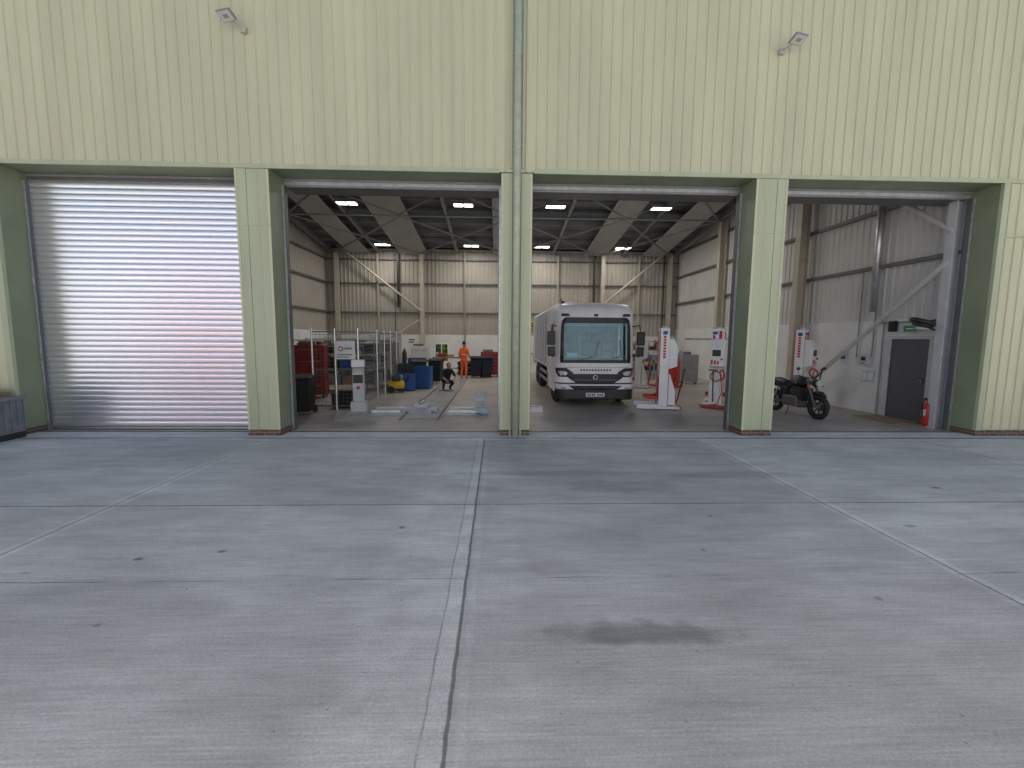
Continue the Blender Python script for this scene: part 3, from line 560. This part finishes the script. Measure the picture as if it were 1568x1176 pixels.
rack(-7.6,9.3,math.radians(75)); rack(-6.2,10.6,0); rack(-8.6,13.5,0); rack(7.6,14.8,0,3.0)
rack(-6.0,7.4,.1,1.6,1.7); rack(-5.0,8.4,1.5,2.4,1.8)
def crate(x,y,rz,w,d,h,mt):
    k=Grp('plastic_crate',(x,y,0),rz); k.bars('walls',[(-w/2,w/2,-d/2,-d/2+.03,.03,h),(-w/2,w/2,d/2-.03,d/2,.03,h),(-w/2,-w/2+.03,-d/2+.03,d/2-.03,.03,h),(w/2-.03,w/2,-d/2+.03,d/2-.03,.03,h),(-w/2+.03,w/2-.03,-d/2+.03,d/2-.03,.03,.06)],mt)
    k.bars('rim',[(-w/2-.02,w/2+.02,-d/2-.02,-d/2-.001,h-.05,h+.01),(-w/2-.02,w/2+.02,d/2+.001,d/2+.02,h-.05,h+.01)],mt); k.bars('ribs',[(-w/2+i*w/5-.01,-w/2+i*w/5+.01,-d/2-.015,-d/2-.001,.05,h-.06) for i in range(1,5)],mt); k.bars('contents',[(-w/2+.05,w/2-.1,-d/2+.05,d/2-.05,.06,h-.06)],'black')
crate(-3.75,7.6,.05,.7,.55,.62,'blue'); crate(-3.2,8.2,-.1,.6,.5,.85,'blue'); crate(-4.0,8.9,.1,.6,.5,.9,'black'); crate(-4.6,3.7,.0,.7,.5,.4,'black'); crate(-3.7,9.6,.1,.7,.5,1.1,'blue')
def gasbottle(x,y,mt,h=1.4,r=.11):
    k=Grp('gas_cylinder',(x,y,0)); k.tube('body',[(0,0,0),(0,0,.03),(0,0,h-.2),(0,0,h-.08),(0,0,h-.03)],[r*.9,r,r,r*.6,r*.3],mt,18); k.cyl('valve',(0,0,h-.03),(0,0,h+.06),.025,'chrome',10); k.torus('guard',(0,0,h-.02),(0,0,1),.05,.01,mt,16,6)
for x,y,mt in ((8.6,13.2,'black'),(8.9,13.25,'grey'),(-4.9,12.9,'black')): gasbottle(x,y,mt)
k=Grp('step_ladder',(-7.0,15.4,0),.3); k.tubes('rails',[[(-.25,0,0),(-.18,.0,2.4)],[(.25,0,0),(.18,.0,2.4)],[(-.25,.9,0),(-.18,.05,2.4)],[(.25,.9,0),(.18,.05,2.4)]],.025,'galv'); k.bars('treads',[(-.24,.24,-.04,.06,z,z+.03) for z in (.3,.6,.9,1.2,1.5,1.8,2.1)],'galv')
for x,z,mt in ((1.6,2.7,'yellow'),(-5.2,1.75,'signw')):
    k=Grp('wall_notice',(x,BY-.06,z)); k.box('panel',-.25,.25,-.015,0,-.17,.17,mt); k.bars('print',[(-.18,.18,-.02,-.0155,.03,.1),(-.18,.1,-.02,-.0155,-.1,-.03)],'black')
y_=Grp('portable_compressor',(-3.95,6.9,0),.3); y_.tube('tank',[(-.28,0,.28),(-.24,0,.28),(.24,0,.28),(.28,0,.28)],[.08,.15,.15,.08],'yellow',18); y_.box('motor',-.15,.12,-.1,.1,.42,.6,'black',.03); y_.cyl('pump',(.17,0,.42),(.17,0,.62),.06,'grey',14); y_.tube('handle',[(.3,-.12,.35),(.45,-.12,.6),(.45,.12,.6),(.3,.12,.35)],.014,'black')
for s in (-1,1): y_.cyl('wheel',(-.2,s*.15,.12),(-.2,s*.19,.12),.12,'rubber',18)
y_.box('foot',.18,.24,-.1,.1,0,.15,'black')
P1=Grp('inspection_pit_frame',(0,0,0))
P1.bars('floor_plates',[(-3.7,-2.75,2.2,5.2,.008,.03),(-1.75,-.8,2.2,5.2,.008,.03)],'plate'); P1.bars('pit_edge',[(-2.72,-2.68,1.6,12,.008,.05),(-1.82,-1.78,1.6,12,.008,.05)],'grey'); P1.bars('pit_cover',[(-2.66,-1.84,1.8+i*.3,2.06+i*.3,.009,.028) for i in range(33)],'plate')
P1.bars('roller_covers',[(-3.6,-2.85,2.5,2.62,.031,.09),(-3.6,-2.85,3.0,3.12,.031,.09),(-1.65,-.9,2.5,2.62,.031,.09),(-1.65,-.9,3.0,3.12,.031,.09)],'galv')
def jack(x,y,w,h):
    j=Grp('pit_jack',(x,y,0)); j.box('beam',-w,w,-.12,.12,.03,.14,'lightblue',.02); j.box('saddle',-w*.45,w*.45,-.14,.14,.14,h,'greyl',.02); j.prism('ramp',[(-.35,.03),(-.13,.14),(-.13,.03)],-w*.7,w*.7,'greyl'); j.cyl('ram',(0,0,h),(0,0,h+.08),.06,'chrome',16)
jack(-2.35,2.75,.42,.24)
k=Grp('hydraulic_power_unit',(-.80,2.7,0)); k.box('base',-.2,.2,-.16,.16,.0,.16,'lightblue',.02); k.prism('hood',[(-.14,.16),(.14,.16),(.14,.58),(-.02,.58),(-.14,.4)],-.15,.15,'greyl','x',.02); k.bars('louvres',[(-.1,.1,-.146,-.135,.2+i*.04,.215+i*.04) for i in range(4)],'grey')
k=Grp('wheel_chock',(.62,3.0,0)); k.prism('wedge',[(-.2,0),(.2,0),(.2,.12),(.05,.14)],-.25,.25,'white','x',.01); k.bars('grip',[(-.2,.2,.0,.03,.12,.13)],'red')
g=Grp('tyre_stack',(-2.0,14.3,0))
for i in range(3): g.torus('tyre',(0,0,.13+.24*i),(0,0,1),.33,.13,'rubber',30,10)
def bench(x,y,rz,w=1.8):
    b=Grp('workbench',(x,y,0),rz); b.box('top',-w/2,w/2,-.35,.35,.86,.92,'wood'); b.bars('legs',[(a-.03,a+.03,c-.03,c+.03,0,.86) for a in (-w/2+.06,w/2-.06) for c in (-.29,.29)],'grey'); b.box('lower_shelf',-w/2+.1,w/2-.1,-.3,.3,.3,.33,'grey'); b.box('vice',w/2-.4,w/2-.2,-.3,.0,.921,1.1,'blue',.02); b.box('tool_box',-.6,-.2,-.2,.1,.921,1.12,'redd',.02); b.box('parts_box',-.1,.2,-.15,.15,.921,1.05,'card')
bench(-2.9,14.9,0); bench(-.3,15.2,0); bench(6.4,12.6,0)
k=Grp('engine_crane',(6.6,8.2,0),.4); k.tubes('legs',[[(-.4,0,.1),(-.25,1.3,.1)],[(.4,0,.1),(.25,1.3,.1)],[(-.4,0,.1),(.4,0,.1)]],.04,'red'); k.tubes('mast',[[(0,0,.1),(0,0,1.5)],[(0,0,1.5),(0,1.2,1.9)],[(0,0,.6),(0,.5,1.65)]],.045,'red'); k.tube('chain',[(0,1.2,1.9),(0,1.2,1.4)],.012,'steeld')
k=Grp('pallet_box',(-9.98,-.46,0),math.radians(4)); k.bars('walls',[(-.5,.5,-.32,-.29,.14,.8),(-.5,.5,.29,.32,.14,.8),(-.5,-.47,-.29,.29,.14,.8),(.47,.5,-.29,.29,.14,.8),(-.5,.5,-.32,.32,.12,.139)],'mgrey')
k.bars('ribs',[(-.5+.11*i,-.47+.11*i,-.345,-.321,.16,.73) for i in range(1,9)]+[(.501,.52,-.3+.12*i,-.27+.12*i,.16,.73) for i in range(6)],'mgrey'); k.bars('rim',[(-.54,.54,-.36,-.33,.74,.82),(.521,.55,-.33,.33,.74,.82)],'mgrey'); k.bars('feet',[(a,a+.1,-.32,.32,0,.118) for a in (-.5,-.05,.4)],'black')
k.bars('planks',[(-.5,.62,-.25,-.12,.825,.86),(-.6,.5,-.05,.1,.83,.865),(-.45,.55,-.2,.05,.87,.9)],'wood'); k.box('folded_sheet',-.3,.2,-.2,.2,.901,.96,'card',.01)
# ------------------------------------------------------------------ people
def person(name,loc,rz,J,E,head,hair):
    G_=Grp(name,loc,rz)
    me=bpy.data.meshes.new('body'); ids={k:i for i,k in enumerate(J)}
    me.from_pydata([J[k][0] for k in J],[(ids[a],ids[b]) for a,b,_ in E],[]); o=bpy.data.objects.new('body',me); sc.collection.objects.link(o)
    o.modifiers.new('sk','SKIN')
    for k in J:
        r=J[k][1]; r=r if isinstance(r,tuple) else (r,r); me.skin_vertices[0].data[ids[k]].radius=r
    me.skin_vertices[0].data[ids['pelvis']].use_root=True
    o.modifiers.new('ss','SUBSURF').levels=2; o.modifiers['ss'].render_levels=2
    dg=bpy.context.evaluated_depsgraph_get(); ev=o.evaluated_get(dg); nm=bpy.data.meshes.new_from_object(ev); bpy.data.objects.remove(o)
    ob=bpy.data.objects.new('body',nm); sc.collection.objects.link(ob); ob.parent=G_.e; nm.materials.clear()
    names=[]
    for _,_,m_ in E:
        if m_ not in names: names.append(m_)
    for n_ in names: nm.materials.append(M[n_])
    for p in nm.polygons:
        p.use_smooth=True; c=p.center; best=9;bi=0
        for a,b,m_ in E:
            A_=Vector(J[a][0]);B2=Vector(J[b][0]);ab=B2-A_; t=max(0,min(1,(c-A_).dot(ab)/ab.length_squared)); d=(c-(A_+ab*t)).length
            ra=J[a][1][0] if isinstance(J[a][1],tuple) else J[a][1]; d-=ra*.8
            if d<best: best=d; bi=names.index(m_)
        p.material_index=bi
    hx,hy,hz=head
    G_.ball('head',head,(.078,.095,.115),'skin',lambda p:[p[0]*(1-.25*max(0,-p[2])),p[1],p[2]])
    G_.ball('hair',(hx,hy+.015,hz+.025),(.084,.098,.105),hair,lambda p:[p[0],max(p[1],-.55) ,max(p[2],-.5)])
    G_.ball('nose',(hx,hy-.095,hz-.01),(.012,.02,.02),'skin',None,8,6); G_.box('mouth',hx-.02,hx+.02,hy-.091,hy-.086,hz-.055,hz-.047,'red')
    for s in (-1,1): G_.ball('ear',(hx+s*.08,hy+.01,hz),(.012,.02,.03),'skin',None,8,6); G_.ball('eye',(hx+s*.03,hy-.086,hz+.012),(.011,.008,.008),'black',None,8,6)
    for s in ('l','r'):
        hnd=Vector(J['hand_'+s][0]); el=Vector(J['elbow_'+s][0]); d=(hnd-el).normalized(); sd=d.cross(Vector((0,1,0.3))).normalized(); ln=[.075,.085,.08,.065]
        fg=[]
        for i in range(4):
            b0=hnd+sd*(i-1.5)*.019; k1=b0+d*ln[i]*.5+Vector((0,-.006,0)); k2=b0+d*ln[i]*.95+Vector((0,-.022,0)); fg.append([tuple(b0),tuple(k1),tuple(k2)])
        t0=hnd-d*.02-sd*.03; fg.append([tuple(t0),tuple(t0-sd*.03+d*.025),tuple(t0-sd*.035+d*.055)])
        G_.tubes('fingers_'+s,fg,.009,'skin',6)
    return G_
J={'pelvis':((0,0,.93),(.15,.11)),'waist':((0,0,1.08),(.14,.105)),'chest':((0,0,1.30),(.175,.12)),'neck0':((0,0,1.45),(.08,.07)),'neck':((0,-.01,1.54),(.055,.055)),
 'sh_l':((-.17,0,1.40),.065),'elbow_l':((-.25,.02,1.12),.048),'hand_l':((-.22,-.18,.98),(.035,.022)),'sh_r':((.17,0,1.40),.065),'elbow_r':((.25,.03,1.12),.048),'hand_r':((.2,-.2,1.02),(.035,.022)),
 'hip_l':((-.09,0,.86),.095),'knee_l':((-.10,-.02,.48),.065),'ank_l':((-.11,.03,.09),.045),'toe_l':((-.12,-.12,.035),.035),
 'hip_r':((.09,0,.86),.095),'knee_r':((.11,-.04,.48),.065),'ank_r':((.13,.03,.09),.045),'toe_r':((.15,-.12,.035),.035)}
def edges(top,leg,arm,shoe='black'):
    return [('pelvis','waist',top),('waist','chest',top),('chest','neck0',top),('neck0','neck','skin'),('chest','sh_l',top),('sh_l','elbow_l',arm),('elbow_l','hand_l','skin'),('chest','sh_r',top),('sh_r','elbow_r',arm),('elbow_r','hand_r','skin'),
     ('pelvis','hip_l',leg),('hip_l','knee_l',leg),('knee_l','ank_l',leg),('ank_l','toe_l',shoe),('pelvis','hip_r',leg),('hip_r','knee_r',leg),('knee_r','ank_r',leg),('ank_r','toe_r',shoe)]
g=person('person_in_hi_vis',(-1.95,12.2,.01),math.radians(160),J,edges('orange','orange','orange'),(0,-.02,1.66),'hair')
g.torus('reflective_band',(0,0,1.14),(0,0,1),.14,.012,'signw',24,6)
J={'pelvis':((0,.12,.34),(.15,.12)),'waist':((0,.06,.48),(.14,.11)),'chest':((0,-.08,.66),(.17,.12)),'neck0':((0,-.16,.77),(.075,.07)),'neck':((0,-.2,.83),(.055,.055)),
 'sh_l':((-.17,-.12,.74),.062),'elbow_l':((-.24,-.28,.52),.046),'hand_l':((-.14,-.46,.40),(.034,.022)),'sh_r':((.17,-.12,.74),.062),'elbow_r':((.24,-.28,.52),.046),'hand_r':((.12,-.48,.38),(.034,.022)),
 'hip_l':((-.10,.08,.32),.09),'knee_l':((-.18,-.30,.46),.065),'ank_l':((-.16,-.08,.09),.045),'toe_l':((-.18,-.24,.035),.035),'hip_r':((.10,.08,.32),.09),'knee_r':((.17,-.28,.30),.065),'ank_r':((.14,.08,.10),.045),'toe_r':((.15,-.06,.035),.035)}
person('crouching_mechanic',(-2.25,7.6,.01),math.radians(25),J,edges('navy','navy','navy'),(0,-.27,.93),'hairr')
def foliage(name,cx,cy_,cz,sx,sy,sz,n,mt='leafy',s=.12):
    V=[];F=[]
    for i in range(n):
        p=Vector((random.gauss(0,.38),random.gauss(0,.38),random.uniform(0,1)))
        c=Vector((cx+p.x*sx,cy_+p.y*sy,cz+p.z*sz*(1-.4*abs(p.x)*random.random()))); q=Quaternion((random.random()-.5,random.random()-.5,random.random()-.5,random.random()-.5)).normalized(); k=s*random.uniform(.6,1.5)
        o=len(V)
        for a,b in ((-1,-.5),(1,-.5),(1,.5),(-1,.5)): V.append(c+q@Vector((a*k,b*k,0)))
        F.append((o,o+1,o+2,o+3))
    return newobj(name,V,F,mt)
foliage('hedge',-5.5,24.0,.0,6,1.2,2.4,4000)
# ------------------------------------------------------------------ unseen warehouse added behind the camera for bounce fill and reflections
W2=Grp('bounce_warehouse',(0,-27,0))
corr(W2,'cladding',(45,0,0),(-1,0,0),90.,.4,9.6,.5,.05,(0,1,0),'bounce_clad'); W2.box('core',-45,45,-20,-.06,0,9.6,'bounce_clad'); W2.bars('plinth',[(-45,45,-.05,.08,0,.4)],'grey')
W2.bars('blue_reflection_bay',[(-28.2,-10,.06,.12,.41,9.5)],'refl_lilac'); W2.bars('grey_reflection_bay',[(-45,-34.2,.06,.12,.41,9.5)],'lightblue'); W2.bars('dock_doors',[(x,x+3.6,.06,.12,.41,4.6) for x in (14,24)],'lightblue'); W2.bars('roof_edge',[(-45.2,45.2,-20,.2,9.61,9.9)],'grey')  # blue and grey bays added to shape the tones the shutter reflects
k=Grp('red_reflection_block',(-15.8,-15.4,0)); k.box('core',-2.4,2.4,-1.15,1.15,.15,2.55,'red'); corr(k,'ribbed_side',(2.4,1.2,0),(-1,0,0),4.8,.15,2.5,.28,.04,(0,1,0),'red'); k.bars('frame',[(-2.5,2.5,1.25,1.30,2.5,2.6),(-2.5,2.5,1.25,1.30,.05,.15),(-2.5,-2.4,1.25,1.30,.151,2.499),(2.4,2.5,1.25,1.30,.151,2.499)],'red'); k.bars('corner_feet',[(a,a+.2,b,b+.2,0,.149) for a in (-2.4,2.2) for b in (-1.1,.9)],'steeld')  # unseen red block added to put a red reflection in the shutter
# ------------------------------------------------------------------ light
EL,AZ=math.radians(49),math.radians(10)
w=bpy.data.worlds.new('World'); sc.world=w; w.use_nodes=True; nt=w.node_tree
sk=nt.nodes.new('ShaderNodeTexSky'); sk.sky_type='NISHITA'; sk.sun_disc=False; sk.sun_elevation=EL; sk.sun_rotation=AZ; sk.dust_density=4; sk.air_density=1.1; sk.ozone_density=.6
nt.links.new(sk.outputs[0],nt.nodes['Background'].inputs['Color']); nt.nodes['Background'].inputs['Strength'].default_value=.15
sd=bpy.data.lights.new('sun','SUN'); sd.energy=5; sd.angle=math.radians(.5); sd.color=(1,.95,.89); so=bpy.data.objects.new('sun',sd); sc.collection.objects.link(so)
D=Vector((math.sin(AZ)*math.cos(EL),math.cos(AZ)*math.cos(EL),math.sin(EL))); so.rotation_euler=D.to_track_quat('Z','Y').to_euler(); so.location=(0,20,30)
# ------------------------------------------------------------------ camera
a,p,r=.0332,.1054,.0078
Fv=Vector((math.sin(a)*math.cos(p),math.cos(a)*math.cos(p),-math.sin(p))); R0=Vector((math.cos(a),-math.sin(a),0)); U0=R0.cross(Fv)
R=R0*math.cos(r)+U0*math.sin(r); U=U0*math.cos(r)-R0*math.sin(r)
cd=bpy.data.cameras.new('camera'); co=bpy.data.objects.new('camera',cd); sc.collection.objects.link(co); sc.camera=co
m=Matrix.Identity(4)
for i in range(3): m[i][0]=R[i]; m[i][1]=U[i]; m[i][2]=-Fv[i]
m[0][3],m[1][3],m[2][3]=-.3574,-8.8307,1.9913
co.matrix_world=m; cd.sensor_width=36; cd.lens=36*675.44/1568; cd.clip_end=1000; cd.clip_start=.05
sc.view_settings.view_transform='Standard'; sc.view_settings.look='None'; sc.view_settings.exposure=0
